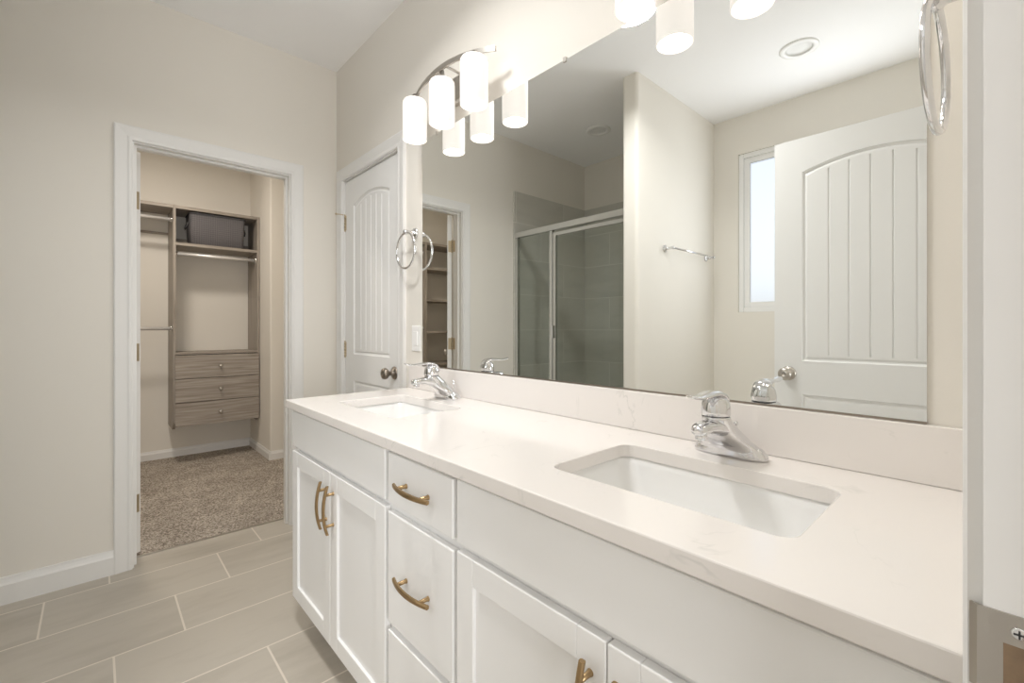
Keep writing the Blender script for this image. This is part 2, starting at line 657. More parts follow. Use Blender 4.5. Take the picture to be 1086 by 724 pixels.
w = MB()
w.box(-2.1, -2.0, -2.6, -0.10, 0, CEIL)
w.box(2.0, 2.1, -2.6, -0.10, 0, CEIL)
w.box(-2.1, 2.1, -2.7, -2.6, 0, CEIL)
w.box(-2.1, XB - T, -0.10, 0.0, 0, CEIL)
w.box(XM + T, 2.1, -0.10, 0.0, 0, CEIL)
struct(w.build('wall_bedroom', 'wall'))
struct(MB().box(-2.1, 2.1, -2.7, -0.2, CEIL, CEIL + 0.05).build('ceiling_bedroom', 'ceiling'))

# tiled shower walls
TZ = 2.31
struct(MB().box(XB, -0.405, YF - 0.012, YF, 0, TZ).build('wall_shower_far', 'shower_x'), 'grey tiled shower side wall', 'wall')
struct(MB().box(XB, XB + 0.012, PY1 + 0.012, YF - 0.012, 0, TZ).build('wall_shower_back', 'shower_y'), 'grey tiled shower back wall', 'wall')
struct(MB().box(XB, -0.42, PY1, PY1 + 0.012, 0, TZ).build('wall_shower_near', 'shower_x'))
struct(add_bevel(MB().box(-0.49, -0.37, PY1 + 0.012, YF - 0.012, 0, 0.11).build('trim_6', 'shower_y'), 0.006), 'tiled shower curb', 'curb')


HZ = (0.25, 1.01, 1.775)

# ------------------------------------------------------------------ casings, jambs and baseboards
def casing_frame(mb, axis, face, out, a0, a1, head, wd=0.068, th=0.016):
    """Casing on a wall face round an opening a0..a1 with the given head height; axis is the direction along the wall,
    out the sign of the room side."""
    rev = 0.006
    prof = [(0.0, 0.0), (0.0, th * 0.62), (0.004, th * 0.8), (0.012, th * 0.8), (0.02, th * 0.68), (0.045, th * 0.9), (wd - 0.006, th),
            (wd, th * 0.85), (wd, 0.0)]

    def ring(u, z):
        pass
    path = [(a0 - rev, 0.0, -1, 0), (a0 - rev, head + rev, -1, 1), (a1 + rev, head + rev, 1, 1), (a1 + rev, 0.0, 1, 0)]
    rings = []
    for a, z, da, dz in path:
        rg = []
        for o, t in prof:
            aa = a + da * o
            zz = z + dz * o
            pt = (aa, face + out * t, zz) if axis == 0 else (face + out * t, aa, zz)
            rg.append(pt)
        rings.append(rg)
    mb.loft(rings, True, True, True, smooth=False)


def jamb(mb, axis, f0, f1, a0, a1, head, stop=None, sw=0.035):
    """Lining of an opening from wall face f0 to f1; stop = distance range of the door stop along the depth."""
    def bx(u0, u1, d0, d1, z0, z1):
        if axis == 0:
            mb.box(u0, u1, d0, d1, z0, z1)
        else:
            mb.box(d0, d1, u0, u1, z0, z1)
    bx(a0 - 0.015, a0, f0, f1, 0, head + 0.015)
    bx(a1, a1 + 0.015, f0, f1, 0, head + 0.015)
    bx(a0, a1, f0, f1, head, head + 0.015)
    if stop:
        s0, s1 = stop
        bx(a0, a0 + 0.011, s0, s1, 0, head)
        bx(a1 - 0.011, a1, s0, s1, 0, head)
        bx(a0 + 0.011, a1 - 0.011, s0, s1, head - 0.011, head)


mb = MB()
casing_frame(mb, 0, YF, -1, CO0, CO1, HEAD)
casing_frame(mb, 0, YF + T, 1, CO0, CO1, HEAD)
jamb(mb, 0, YF, YF + T, CO0, CO1, HEAD, (YF + 0.035, YF + 0.07))
struct(mb.build('trim_1', 'trim'), 'white casing of the closet doorway', 'door casing')
for z in HZ:
    MB().box(CO0 - 0.0005, CO0 + 0.0016, YF + T - 0.030, YF + T + 0.002, z + 0.016 - 0.0445, z + 0.016 + 0.0445, 0.0006).build('hinge_leaf', 'hinge', bpy.data.objects['trim_1'])
mb = MB()
casing_frame(mb, 1, XM, -1, LO0, LO1, HEAD)
jamb(mb, 1, XM, XM + T, LO0, LO1, HEAD, (XM + 0.05, XM + 0.085))
struct(mb.build('trim_2', 'trim'), 'white casing of the closed plank-panel door', 'door casing')
mb = MB()
casing_frame(mb, 0, YE, 1, EO0, EO1, HEAD, 0.06, 0.013)
jamb(mb, 0, YE - T, YE, EO0, EO1, HEAD, (YE - 0.085, YE - 0.05))
entry_trim = struct(mb.build('trim_3', 'trim'), 'white doorway jamb with a latch plate at the right edge', 'door jamb')


def base_profile(mb, p0, p1, out, h, th=0.014):
    """Baseboard from p0 to p1 (xy), out = xy direction into the room."""
    prof = [(0, 0), (th, 0), (th, h * 0.72), (th * 0.75, h * 0.8), (th * 0.55, h * 0.9), (th * 0.45, h), (0, h)]
    rings = []
    for p in (p0, p1):
        rings.append([(p[0] + out[0] * t, p[1] + out[1] * t, z) for t, z in prof])
    mb.loft(rings, smooth=False)


mb = MB()
base_profile(mb, (-0.40, YF), (CO0 - 0.074, YF), (0, -1), 0.112)
struct(mb.build('baseboard_far', 'trim'), 'white baseboard left of the closet doorway', 'baseboard')
mb = MB()
base_profile(mb, (CO1 + 0.074, YF), (XM, YF), (0, -1), 0.112)
struct(mb.build('baseboard_corner', 'trim'))
mb = MB()
base_profile(mb, (XB, PY0), (PX, PY0), (0, -1), 0.112)
base_profile(mb, (XB, YE), (XB, PY0), (1, 0), 0.112)
struct(mb.build('baseboard_back', 'trim'))
mb = MB()
base_profile(mb, (XB, YC), (1.115, YC), (0, -1), 0.08)
base_profile(mb, (1.115, 4.31 - 0.014), (1.115, YC), (-1, 0), 0.08)
base_profile(mb, (1.115, 4.31), (1.6, 4.31), (0, -1), 0.08)
base_profile(mb, (XB, YF + T), (XB, YC), (1, 0), 0.08)
struct(mb.build('baseboard_closet', 'trim'), 'white baseboard round the closet floor', 'baseboard')
struct(MB().box(CO0, CO1, 2.933, 2.941, 0.0, 0.007).build('trim_5', 'nickel'))

# ------------------------------------------------------------------ doors
def arch_panel(mb, x0, x1, z0, z1, rise, y, sgn, grooves):
    """A recessed moulded panel in a door face; returns its outline. sgn: +1 face looks to +y, -1 to -y."""
    NS = 48

    def top(s):
        return z1 + rise * (1 - (2 * s - 1) ** 2) if rise else z1
    gs = [(k + 1) / (grooves + 1) for k in range(grooves)] if grooves else []
    ss = sorted(set([i / NS for i in range(NS + 1)] + gs + [g_ + d for g_ in gs for d in (-0.011, 0.011)]))

    def outline(d):
        pts = [(x0 + d, z0 + d), (x1 - d, z0 + d)]
        w_ = (x1 - x0) - 2 * d
        for s in reversed(ss):
            pts.append((x0 + d + s * w_, top(s) - d))
        return pts
    steps = [(0.0, 0.0), (0.004, 0.006), (0.012, 0.0085), (0.02, 0.004), (0.03, 0.0035)]
    rings = [[(px, y - sgn * dep, pz) for px, pz in outline(d)] for d, dep in steps]
    mb.loft(rings, True, False, False, smooth=False)
    # field with vertical V-grooves
    d = steps[-1][0]
    w_ = (x1 - x0) - 2 * d
    prev = None
    for s in ss:
        dep = steps[-1][1] + (0.005 if s in gs else 0.0)
        px = x0 + d + s * w_
        a = mb.bm.verts.new((px, y - sgn * dep, z0 + d))
        b_ = mb.bm.verts.new((px, y - sgn * dep, top(s) - d))
        if prev:
            mb.bm.faces.new((prev[0], a, b_, prev[1]))
        prev = (a, b_)
    return outline(0.0)


def door_slab(wd, ht, th=0.035, grooves=5):
    """Door in local coordinates: hinge edge at x=0, bottom z=0, faces y=0 and y=-th."""
    mb = MB()
    st = 0.115
    for y, sgn in ((0.0, 1), (-th, -1)):
        o1 = arch_panel(mb, st, wd - st, 0.985, 1.862, 0.045, y, sgn, grooves)
        o2 = arch_panel(mb, st, wd - st, 0.235, 0.83, 0.0, y, sgn, 0)
        t = bmesh.new()
        for loop in ([(0, 0), (wd, 0), (wd, ht), (0, ht)], o1, o2):
            vs = [t.verts.new((px, y, pz)) for px, pz in loop]
            for i in range(len(vs)):
                t.edges.new((vs[i], vs[(i + 1) % len(vs)]))
        bmesh.ops.triangle_fill(t, use_beauty=True, use_dissolve=False, edges=t.edges[:])
        mb._take(t)
    # the four edges of the slab
    for (xa, za, xb, zb) in ((0, 0, wd, 0), (wd, 0, wd, ht), (wd, ht, 0, ht), (0, ht, 0, 0)):
        q = [mb.bm.verts.new(p) for p in ((xa, 0, za), (xb, 0, zb), (xb, -th, zb), (xa, -th, za))]
        mb.bm.faces.new(q)
    bmesh.ops.remove_doubles(mb.bm, verts=mb.bm.verts[:], dist=1e-5)
    return mb


def knob_mb(x, z, y, sgn):
    mb = MB()
    mb.lathe([(0.033, 0.0), (0.033, 0.004), (0.028, 0.009), (0.013, 0.012), (0.011, 0.030), (0.017, 0.036), (0.027, 0.046),
              (0.029, 0.056), (0.025, 0.066), (0.012, 0.071), (0.0085, 0.0715), (0.008, 0.069), (0.001, 0.069)], (x, y, z), (0, sgn, 0), 28, True, True)
    return mb


def hinge_mb(z, y, th, leaf_on_edge=True):
    """Butt hinge at the slab's hinge edge: knuckle at x=0 on the face y side, leaf on the slab edge."""
    mb = MB()
    for k in range(5):
        z0 = z - 0.045 + k * 0.018
        mb.lathe([(0.0062, 0.0005), (0.0062, 0.0175)], (-0.003, y, z0), (0, 0, 1), 12)
    mb.sphere((-0.003, y, z + 0.047), 0.0052)
    mb.sphere((-0.003, y, z - 0.047), 0.0052)
    if leaf_on_edge:
        s = -1
        mb.box(-0.0018, 0.0006, y + s * 0.002, y + s * 0.029, z - 0.0445, z + 0.0445)
    return mb



# closed door on the mirror wall: hinge at the far side, knob next to the mirror
lw = LO1 - LO0 - 0.006
ld = door_slab(lw, 2.02).build('door_1', 'door')
ld.location = (XM + 0.012, LO1 - 0.003, 0.01)
ld.rotation_euler = (0, 0, -PI / 2)     # local +x -> world -y ; local +y -> world +x
struct(ld, 'closed white arched plank-panel door beside the mirror', 'door')
# local y=-th is the bathroom face side? rotate -90: local y -> +x, so bathroom face is local y=-th
ld.location.x = XM + 0.012 + 0.035
knob_mb(lw - 0.06, 0.91, -0.035, -1).build('door_knob', 'bronze', ld)
for z in HZ:
    h_ = hinge_mb(z, -0.037, 0.035, False)
    h_.box(-0.006, 0.012, -0.037, -0.0345, z - 0.0445, z + 0.0445)
    if z == HZ[2]:
        h_.tube([(-0.003, -0.037, z + 0.05), (-0.012, -0.060, z + 0.052), (-0.016, -0.085, z + 0.052)], 0.0032)
        h_.lathe([(0.006, 0), (0.006, 0.008)], (-0.016, -0.083, z + 0.052), (-0.1, -1, 0), 12)
    h_.build('door_hinge', 'hinge', ld)

# entry door, open into the bathroom, seen in the mirror
EW = 0.735
ed = door_slab(EW, 2.02).build('door_2', 'door')
ed.location = (EO0 + 0.004, YE + 0.006, 0.01)
ed.rotation_euler = (0, 0, PI / 2)      # local +x -> +y, local y -> -x ; face y=-th -> x = +th
struct(ed, 'open white arched plank-panel door seen in the mirror', 'door')
knob_mb(EW - 0.06, 0.925, -0.035, -1).build('door_knob', 'nickel', ed)
for z in HZ:
    hinge_mb(z, 0.004, 0.035).build('door_hinge', 'hinge', ed)

# closet door, open into the closet: only its hinge edge shows
cd_ = door_slab(CO1 - CO0 - 0.006, 2.02).build('door_3', 'door')
th3 = math.radians(128)
cd_.location = (CO0 + 0.003 * math.cos(th3) + 0.007 * math.sin(th3), YF + T + 0.007 + 0.003 * math.sin(th3) - 0.007 * math.cos(th3), 0.016)
cd_.rotation_euler = (0, 0, th3)
struct(cd_, 'white closet door standing open inside the closet', 'door')
for z in HZ:
    hinge_mb(z, 0.001, 0.035).build('door_hinge', 'hinge', cd_)
knob_mb(CO1 - CO0 - 0.066, 0.91, -0.035, -1).build('door_knob', 'nickel', cd_)

# strike plate in the entry jamb, close to the camera
sx = EO1
sz = 0.917
mb = MB()
ring_o = []
pw, ph = 0.034, 0.070
y1 = YE + 0.001
mb.box(sx - 0.0015, sx + 0.001, y1 - pw, y1 - 0.004, sz - ph / 2, sz - 0.0145)
mb.box(sx - 0.0015, sx + 0.001, y1 - pw, y1 - 0.004, sz + 0.0145, sz + ph / 2)
mb.box(sx - 0.0015, sx + 0.001, y1 - 0.0105, y1 - 0.004, sz - 0.0145, sz + 0.0145)
mb.box(sx - 0.0015, sx + 0.001, y1 - pw, y1 - 0.026, sz - 0.0145, sz + 0.0145)
mb.loft([[(sx - 0.0015, y1 - 0.004, z), (sx + 0.001, y1 - 0.004, z), (sx + 0.001, y1 + 0.001, z), (sx + 0.003, y1 + 0.005, z),
          (sx + 0.0015, y1 + 0.006, z), (sx - 0.0012, y1 + 0.002, z)] for z in (sz - ph / 2 + 0.012, sz + ph / 2)], smooth=False)
plate = mb.build('strike_plate', 'nickel', entry_trim)
MB().box(sx - 0.0012, sx + 0.0005, y1 - 0.026, y1 - 0.0105, sz - 0.0145, sz + 0.0145).build('latch_hole', 'hollow', plate)
for dz in (0.0235, -0.0235):
    s_ = MB().lathe([(0.0045, 0.0), (0.0042, 0.0012), (0.0030, 0.0016), (0.001, 0.0016)], (sx - 0.0012, y1 - 0.018, sz + dz), (-1, 0, 0), 20)
    so = s_.build('screw', 'chrome', plate)
    x_ = sx - 0.0031
    MB().box(x_ - 0.0002, x_ + 0.0004, y1 - 0.0208, y1 - 0.0152, sz + dz - 0.0005, sz + dz + 0.0005).box(
        x_ - 0.0002, x_ + 0.0004, y1 - 0.0185, y1 - 0.0175, sz + dz - 0.0028, sz + dz + 0.0028).build('screw_slot', 'dark', plate)  # dark bars painted in for the shade of the slots

# ------------------------------------------------------------------ frosted window
mb = MB()
x = XB
fw = 0.035
mb.box(x - 0.07, x - 0.01, WY0, WY0 + fw, WZ0, WZ1, 0.004)
mb.box(x - 0.07, x - 0.01, WY1 - fw, WY1, WZ0, WZ1, 0.004)
mb.box(x - 0.07, x - 0.01, WY0 + fw, WY1 - fw, WZ0, WZ0 + fw, 0.004)
mb.box(x - 0.07, x - 0.01, WY0 + fw, WY1 - fw, WZ1 - fw, WZ1, 0.004)
win = struct(mb.build('window_1', 'plastic'), 'white framed frosted window seen in the mirror', 'window')
mb = MB()
a = fw + 0.04
mb.box(x - 0.055, x - 0.02, WY0 + fw, WY0 + a, WZ0 + fw, WZ1 - fw, 0.004)
mb.box(x - 0.055, x - 0.02, WY1 - a, WY1 - fw, WZ0 + fw, WZ1 - fw, 0.004)
mb.box(x - 0.055, x - 0.02, WY0 + a, WY1 - a, WZ0 + fw, WZ0 + a, 0.004)
mb.box(x - 0.055, x - 0.02, WY0 + a, WY1 - a, WZ1 - a, WZ1 - fw, 0.004)
mb.build('window_sash', 'plastic', win)
MB().box(x - 0.042, x - 0.036, WY0 + a - 0.005, WY1 - a + 0.005, WZ0 + a - 0.005, WZ1 - a + 0.005).build('window_pane', 'frosted', win)

# ------------------------------------------------------------------ vanity cabinets
FRONT = 0.565       # front face of doors and drawers
FACE = 0.585        # face frame
CZ0, CZ1 = 0.838, 0.868     # worktop


def shaker(y0, y1, z0, z1):
    """Shaker door at x FRONT..FACE."""
    mb = MB()
    st = 0.056
    b_ = 0.0022
    mb.box(FRONT, FACE - 0.001, y0, y0 + st, z0, z1, b_)
    mb.box(FRONT, FACE - 0.001, y1 - st, y1, z0, z1, b_)
    mb.box(FRONT, FACE - 0.001, y0 + st, y1 - st, z0, z0 + st, b_)
    mb.box(FRONT, FACE - 0.001, y0 + st, y1 - st, z1 - st, z1, b_)
    mb.box(FRONT + 0.008, FACE - 0.003, y0 + st - 0.004, y1 - st + 0.004, z0 + st - 0.004, z1 - st + 0.004)
    return mb


def slab_front(y0, y1, z0, z1):
    return MB().box(FRONT, FACE - 0.001, y0, y1, z0, z1, 0.003, 2)


def pull(cy, cz, vertical):
    """Arched bar pull with two posts, standing off the front."""
    mb = MB()
    Lh = 0.078
    rings = []
    N = 20
    for i in range(N + 1):
        s = -1 + 2 * i / N
        q = s * Lh
        x_ = FRONT - 0.033 + 0.013 * s * s
        hw = 0.0062 - 0.001 * abs(s)
        th = 0.0042
        sec = [(-th, -hw), (th, -hw), (th, hw), (-th, hw)]
        # slight chamfer: eight points
        sec = [(-th, -hw * 0.6), (-th * 0.5, -hw), (th * 0.5, -hw), (th, -hw * 0.6), (th, hw * 0.6), (th * 0.5, hw), (-th * 0.5, hw), (-th, hw * 0.6)]
        if vertical:
            rings.append([(x_ + a_, cy + b__, cz + q) for a_, b__ in sec])
        else:
            rings.append([(x_ + a_, cy + q, cz + b__) for a_, b__ in sec])
    mb.loft(rings, smooth=False)
    for s in (-1, 1):
        q = s * 0.05
        o = (FRONT - 0.028, cy, cz + q) if vertical else (FRONT - 0.028, cy + q, cz)
        mb.lathe([(0.0048, 0.0), (0.0048, 0.022), (0.0062, 0.0275), (0.0062, 0.0282)], o, (1, 0, 0), 14)
    return mb


def cabinet_box(y0, y1, rails, mids=()):
    """Open-backed box: sides, bottom, face frame and toe kick."""
    mb = MB()
    xb = XM - 0.004
    mb.box(FACE, xb, y0, y0 + 0.016, 0.10, CZ0 - 0.001)
    mb.box(FACE, xb, y1 - 0.016, y1, 0.10, CZ0 - 0.001)
    mb.box(FACE, xb, y0 + 0.016, y1 - 0.016, 0.10, 0.116)
    mb.box(FACE + 0.07, FACE + 0.085, y0, y1, 0.0, 0.10)
    mb.box(FACE + 0.085, xb, y0, y0 + 0.016, 0.0, 0.10)
    mb.box(FACE + 0.085, xb, y1 - 0.016, y1, 0.0, 0.10)
    mb.box(xb - 0.006, xb, y0 + 0.016, y1 - 0.016, 0.116, 0.6)
    # face frame
    mb.box(FACE, FACE + 0.019, y0 + 0.016, y0 + 0.038, 0.116, CZ0 - 0.001)
    mb.box(FACE, FACE + 0.019, y1 - 0.038, y1 - 0.016, 0.116, CZ0 - 0.001)
    for z0, z1 in rails:
        mb.box(FACE, FACE + 0.019, y0 + 0.038, y1 - 0.038, z0, z1)
    return mb


YL0, YL1 = 1.105, 1.885     # left sink base
YD0, YD1 = 0.795, 1.105     # drawer base
YR0, YR1 = 0.012, 0.795     # right sink base
DOOR_T, DOOR_B, HEAD_B, HEAD_T = 0.674, 0.105, 0.692, 0.826


def sink_base(y0, y1, lab):
    t = thing('vanity_sink_cabinet', lab, 'vanity cabinet', ((FACE + XM) / 2, (y0 + y1) / 2, 0), 'vanity sink cabinets')
    cabinet_box(y0, y1, ((0.116, 0.13), (0.66, 0.705), (0.815, CZ0 - 0.001))).build('cabinet_box', 'cabinet', t)
    a0, a1 = y0 + 0.009, y1 - 0.006
    mid = (a0 + a1) / 2
    slab_front(a0, a1, HEAD_B, HEAD_T).build('false_drawer_front', 'cabinet', t)
    for (d0, d1, hy) in ((a0, mid - 0.0015, mid - 0.030), (mid + 0.0015, a1, mid + 0.030)):
        d = shaker(d0, d1, DOOR_B, DOOR_T).build('cabinet_door', 'cabinet', t)
        h = pull(hy, 0.563, True).build('pull_handle', 'brass', d)
        d_label = None
    return t


sink_base(YL0, YL1, 'white double-door sink cabinet at the far end beside the closet doorway')
sink_base(YR0, YR1, 'white double-door sink cabinet under the near basin, its doors cut off by the picture edge')
t = thing('vanity_drawer_cabinet', 'narrow white three-drawer cabinet between the two sink cabinets', 'vanity cabinet',
          ((FACE + XM) / 2, (YD0 + YD1) / 2, 0))
cabinet_box(YD0, YD1, ((0.116, 0.13), (0.35, 0.385), (0.66, 0.705), (0.815, CZ0 - 0.001))).build('cabinet_box', 'cabinet', t)
for z0, z1 in ((HEAD_B, HEAD_T - 0.004), (0.378, 0.668), (DOOR_B, 0.358)):
    d = slab_front(YD0 + 0.008, YD1 - 0.008, z0, z1).build('drawer', 'cabinet', t)
    pull((YD0 + YD1) / 2, (z0 + z1) / 2, False).build('pull_handle', 'brass', d)

# ------------------------------------------------------------------ worktop with two basin cut-outs
SX0, SX1 = 0.675, 0.948
SINK_Y = (1.497, 0.405)
SHW = 0.218


def rrect(x0, x1, y0, y1, r_, n=8):
    pts = []
    for cx_, cy_, a0 in ((x1 - r_, y1 - r_, 0), (x0 + r_, y1 - r_, PI / 2), (x0 + r_, y0 + r_, PI), (x1 - r_, y0 + r_, 3 * PI / 2)):
        for k in range(n + 1):
            a_ = a0 + k * PI / 2 / n
            pts.append((cx_ + r_ * math.cos(a_), cy_ + r_ * math.sin(a_)))
    return pts


CYA, CYB = YE + 0.001, 1.905
t_ = bmesh.new()
loops = [[(0.546, CYA), (XM - 0.001, CYA), (XM - 0.001, CYB), (0.546, CYB)]]
for sy in SINK_Y:
    loops.append(rrect(SX0, SX1, sy - SHW, sy + SHW, 0.028))
for lp in loops:
    vs = [t_.verts.new((px, py, CZ1)) for px, py in lp]
    for i in range(len(vs)):
        t_.edges.new((vs[i], vs[(i + 1) % len(vs)]))
bmesh.ops.triangle_fill(t_, use_beauty=True, use_dissolve=False, edges=t_.edges[:])
mb = MB()
mb._take(t_)
for f_ in mb.bm.faces:
    if f_.normal.z < 0:
        f_.normal_flip()
ret = bmesh.ops.extrude_face_region(mb.bm, geom=mb.bm.faces[:])
for v in [g_ for g_ in ret['geom'] if isinstance(g_, bmesh.types.BMVert)]:
    v.co.z = CZ0
wt = mb.build('countertop', 'quartz')
bv = add_bevel(wt, 0.0025, 2, 50)
tag(wt, 'long white quartz vanity countertop with faint veins and two basin cut-outs', 'countertop')
bs = MB().box(XM - 0.019, XM - 0.001, CYA, CYB, CZ1 + 0.0005, 0.974, 0.0015).build('backsplash', 'quartz', wt)


# undermount basins
def basin():
    mb = MB()
    rings = []
    spec = [(0.006, -0.0305, 0.034), (0.003, -0.034, 0.034), (0.0, -0.05, 0.04), (-0.010, -0.10, 0.05), (-0.022, -0.135, 0.06), (-0.040, -0.152, 0.065),
            (-0.075, -0.160, 0.05), (-0.115, -0.165, 0.018)]
    xc = (SX0 + SX1) / 2
    hx = (SX1 - SX0) / 2
    def slope(d):
        # the long side walls stay steep, the end walls lean in
        return d
    for d, z, r_ in spec:
        ex = hx + d
        ey = SHW + d * 1.15
        rings.append([(px, py, CZ1 + z) for px, py in rrect(-ex, ex, -ey, ey, min(r_, ex - 0.002, ey - 0.002))])
    mb.loft(rings, True, False, True)
    # outer shell and flange
    outer = []
    for d, z, r_ in [(0.006, -0.0305, 0.034), (0.03, -0.0305, 0.05), (0.03, -0.042, 0.05), (0.014, -0.05, 0.045), (0.002, -0.11, 0.05), (-0.02, -0.16, 0.06), (-0.08, -0.178, 0.04)]:
        ex = hx + d
        ey = SHW + d * 1.05
        outer.append([(px, py, CZ1 + z) for px, py in rrect(-ex, ex, -ey, ey, r_)])
    mb.loft(outer, True, False, True)
    bmesh.ops.remove_doubles(mb.bm, verts=mb.bm.verts[:], dist=1e-5)
    return mb


def make_sink(y, lab):
    t = thing('sink', lab, 'sink', ((SX0 + SX1) / 2, y, 0), 'undermount sinks', local=True)
    basin().build('basin', 'porcelain', t)
    MB().lathe([(0.031, 0), (0.031, 0.003), (0.024, 0.004), (0.022, 0.002), (0.016, 0.002), (0.015, 0.008), (0.001, 0.009)],
               (0, 0, CZ1 - 0.1655), (0, 0, 1), 28).build('drain', 'chrome', t)
    mb = MB()
    mb.lathe([(0.010, 0.0), (0.010, 0.002), (0.006, 0.0025), (0.005, 0.001), (0.0005, 0.001)], (-0.131, 0, CZ1 - 0.068), (1, 0, 0.2), 20)
    mb.build('overflow_ring', 'chrome', t)
    return t


s1 = make_sink(SINK_Y[0], 'white rectangular undermount basin at the far end by the towel ring')
s2 = copy_tree(s1)
s2.location.y = SINK_Y[1]
s2['label'] = 'white rectangular undermount basin in the front, its inside in full view'


# faucets ------------------------------------------------------------
def ell(cx_, cy_, z, rx, ry, n=32, p=2.0):
    out = []
    for k in range(n):
        a_ = 2 * PI * k / n
        ca, sa = math.cos(a_), math.sin(a_)
        out.append((cx_ + rx * math.copysign(abs(ca) ** (2 / p), ca), cy_ + ry * math.copysign(abs(sa) ** (2 / p), sa), z))
    return out


def make_faucet(x0, y, lab):
    t = thing('faucet', lab, 'faucet', (x0, y, CZ1 + 0.0005), 'centerset faucets', local=True)
    # base plate and body sweeping up and forward to the hub: local -x points to the basin
    HX = -0.072
    mb = MB()
    mb.loft([ell(0, 0, 0.0, 0.0265, 0.077, p=2.7), ell(0, 0, 0.005, 0.027, 0.0775, p=2.7), ell(0, 0, 0.013, 0.0262, 0.075, p=2.6),
             ell(-0.001, 0, 0.019, 0.0262, 0.068, p=2.5), ell(-0.005, 0, 0.026, 0.0290, 0.058, p=2.4), ell(-0.014, 0, 0.036, 0.0345, 0.047, p=2.4),
             ell(-0.028, 0, 0.049, 0.0400, 0.0385, p=2.3), ell(-0.044, 0, 0.063, 0.0395, 0.0325, p=2.2), ell(-0.059, 0, 0.077, 0.0345, 0.0295, p=2.1),
             ell(-0.069, 0, 0.089, 0.0295, 0.0287), ell(HX, 0, 0.0945, 0.0275, 0.0275)])
    mb.build('body', 'chrome', t)
    # spout
    mb = MB()
    rings = []
    for (px, pz, hw, hh) in ((-0.030, 0.058, 0.030, 0.019), (-0.055, 0.064, 0.0285, 0.018), (-0.080, 0.0715, 0.0255, 0.0155), (-0.105, 0.0765, 0.022, 0.0135),
                             (-0.128, 0.0775, 0.0195, 0.0122), (-0.146, 0.0760, 0.0175, 0.0112), (-0.155, 0.0740, 0.0135, 0.0085), (-0.158, 0.0730, 0.007, 0.0045)):
        rg = []
        for k in range(24):
            a_ = 2 * PI * k / 24
            ca, sa = math.cos(a_), math.sin(a_)
            rg.append((px, hw * math.copysign(abs(ca) ** 0.8, ca), pz + hh * math.copysign(abs(sa) ** 0.8, sa)))
        rings.append(rg)
    mb.loft(rings)
    sp_ = mb.build('spout', 'chrome', t)
    MB().lathe([(0.0105, 0.0), (0.0118, 0.002), (0.0118, 0.012), (0.010, 0.016)], (-0.141, 0, 0.0555), (0.08, 0, 1), 24).build('aerator', 'chrome', sp_)
    # handle: domed hub over a narrow gap, with the lever reaching forward over the spout
    MB().lathe([(0.0268, 0.0), (0.0268, 0.0022)], (HX, 0, 0.0945), (0, 0, 1), 32).build('gap_ring', 'dark', t)  # dark disc stands in for the shade in the gap
    mb = MB()
    mb.lathe([(0.0282, 0.0), (0.0290, 0.003), (0.0288, 0.014), (0.0270, 0.025), (0.0225, 0.034), (0.0150, 0.0395), (0.0005, 0.042)], (HX, 0, 0.0965), (0, 0, 1), 32)
    mb.build('handle_hub', 'chrome', t)
    mb = MB()
    rings = []
    for (px, pz, hw, hh) in ((0.0275, 0.103, 0.010, 0.005), (0.0265, 0.115, 0.0165, 0.0065), (0.019, 0.129, 0.0205, 0.0075), (0.006, 0.1385, 0.0215, 0.0075),
                             (-0.012, 0.1430, 0.0205, 0.0068), (-0.034, 0.1435, 0.0185, 0.0058), (-0.060, 0.1415, 0.016, 0.0048), (-0.084, 0.1405, 0.0145, 0.0042),
                             (-0.102, 0.1425, 0.013, 0.0036), (-0.114, 0.1455, 0.010, 0.003), (-0.118, 0.1465, 0.006, 0.002)):
        rg = []
        for k in range(20):
            a_ = 2 * PI * k / 20
            rg.append((HX + px, hw * math.cos(a_), pz + hh * math.sin(a_)))
        rings.append(rg)
    mb.loft(rings)
    mb.build('lever', 'chrome', t)
    # lift rod behind the body
    MB().tube([(0.033, 0, 0.001), (0.033, 0, 0.060)], 0.0026).sphere((0.033, 0, 0.063), 0.0052).build('lift_rod', 'chrome', t)
    # end screws caps on the base
    for s in (-1, 1):
        MB().lathe([(0.0125, 0.0), (0.0125, 0.010), (0.009, 0.0135), (0.0005, 0.0145)], (-0.002, s * 0.058, 0.010), (0, 0, 1), 20).build('base_cap', 'chrome', t)
    return t


f1 = make_faucet(1.033, SINK_Y[0] + 0.01, 'chrome single-lever faucet at the far basin, small, by the towel ring')
f2_ = copy_tree(f1)
f2_.location = (1.033, SINK_Y[1] + 0.006, CZ1 + 0.0005)
f2_['label'] = 'chrome single-lever faucet at the near basin, large, in front of the mirror'

# ------------------------------------------------------------------ mirror
MZ0, MZ1, MY0, MY1 = 0.976, 2.003, 0.094, 1.803
mir = MB().box(XM - 0.006, XM - 0.0005, MY0, MY1, MZ0, MZ1).build('mirror', 'mirror')
tag(mir, 'large frameless rectangular mirror above the double vanity', 'mirror')
MB().box(XM - 0.0085, XM - 0.0003, MY0, MY1, 0.9743, 0.9785).build('bottom_channel', 'bronze', mir)
for y in (MY1 - 0.12, MY0 + 0.12, (MY0 + MY1) / 2):
    MB().box(XM - 0.0095, XM - 0.0005, y - 0.006, y + 0.006, MZ1 - 0.008, MZ1 + 0.008, 0.001).build('mirror_clip', 'nickel', mir)


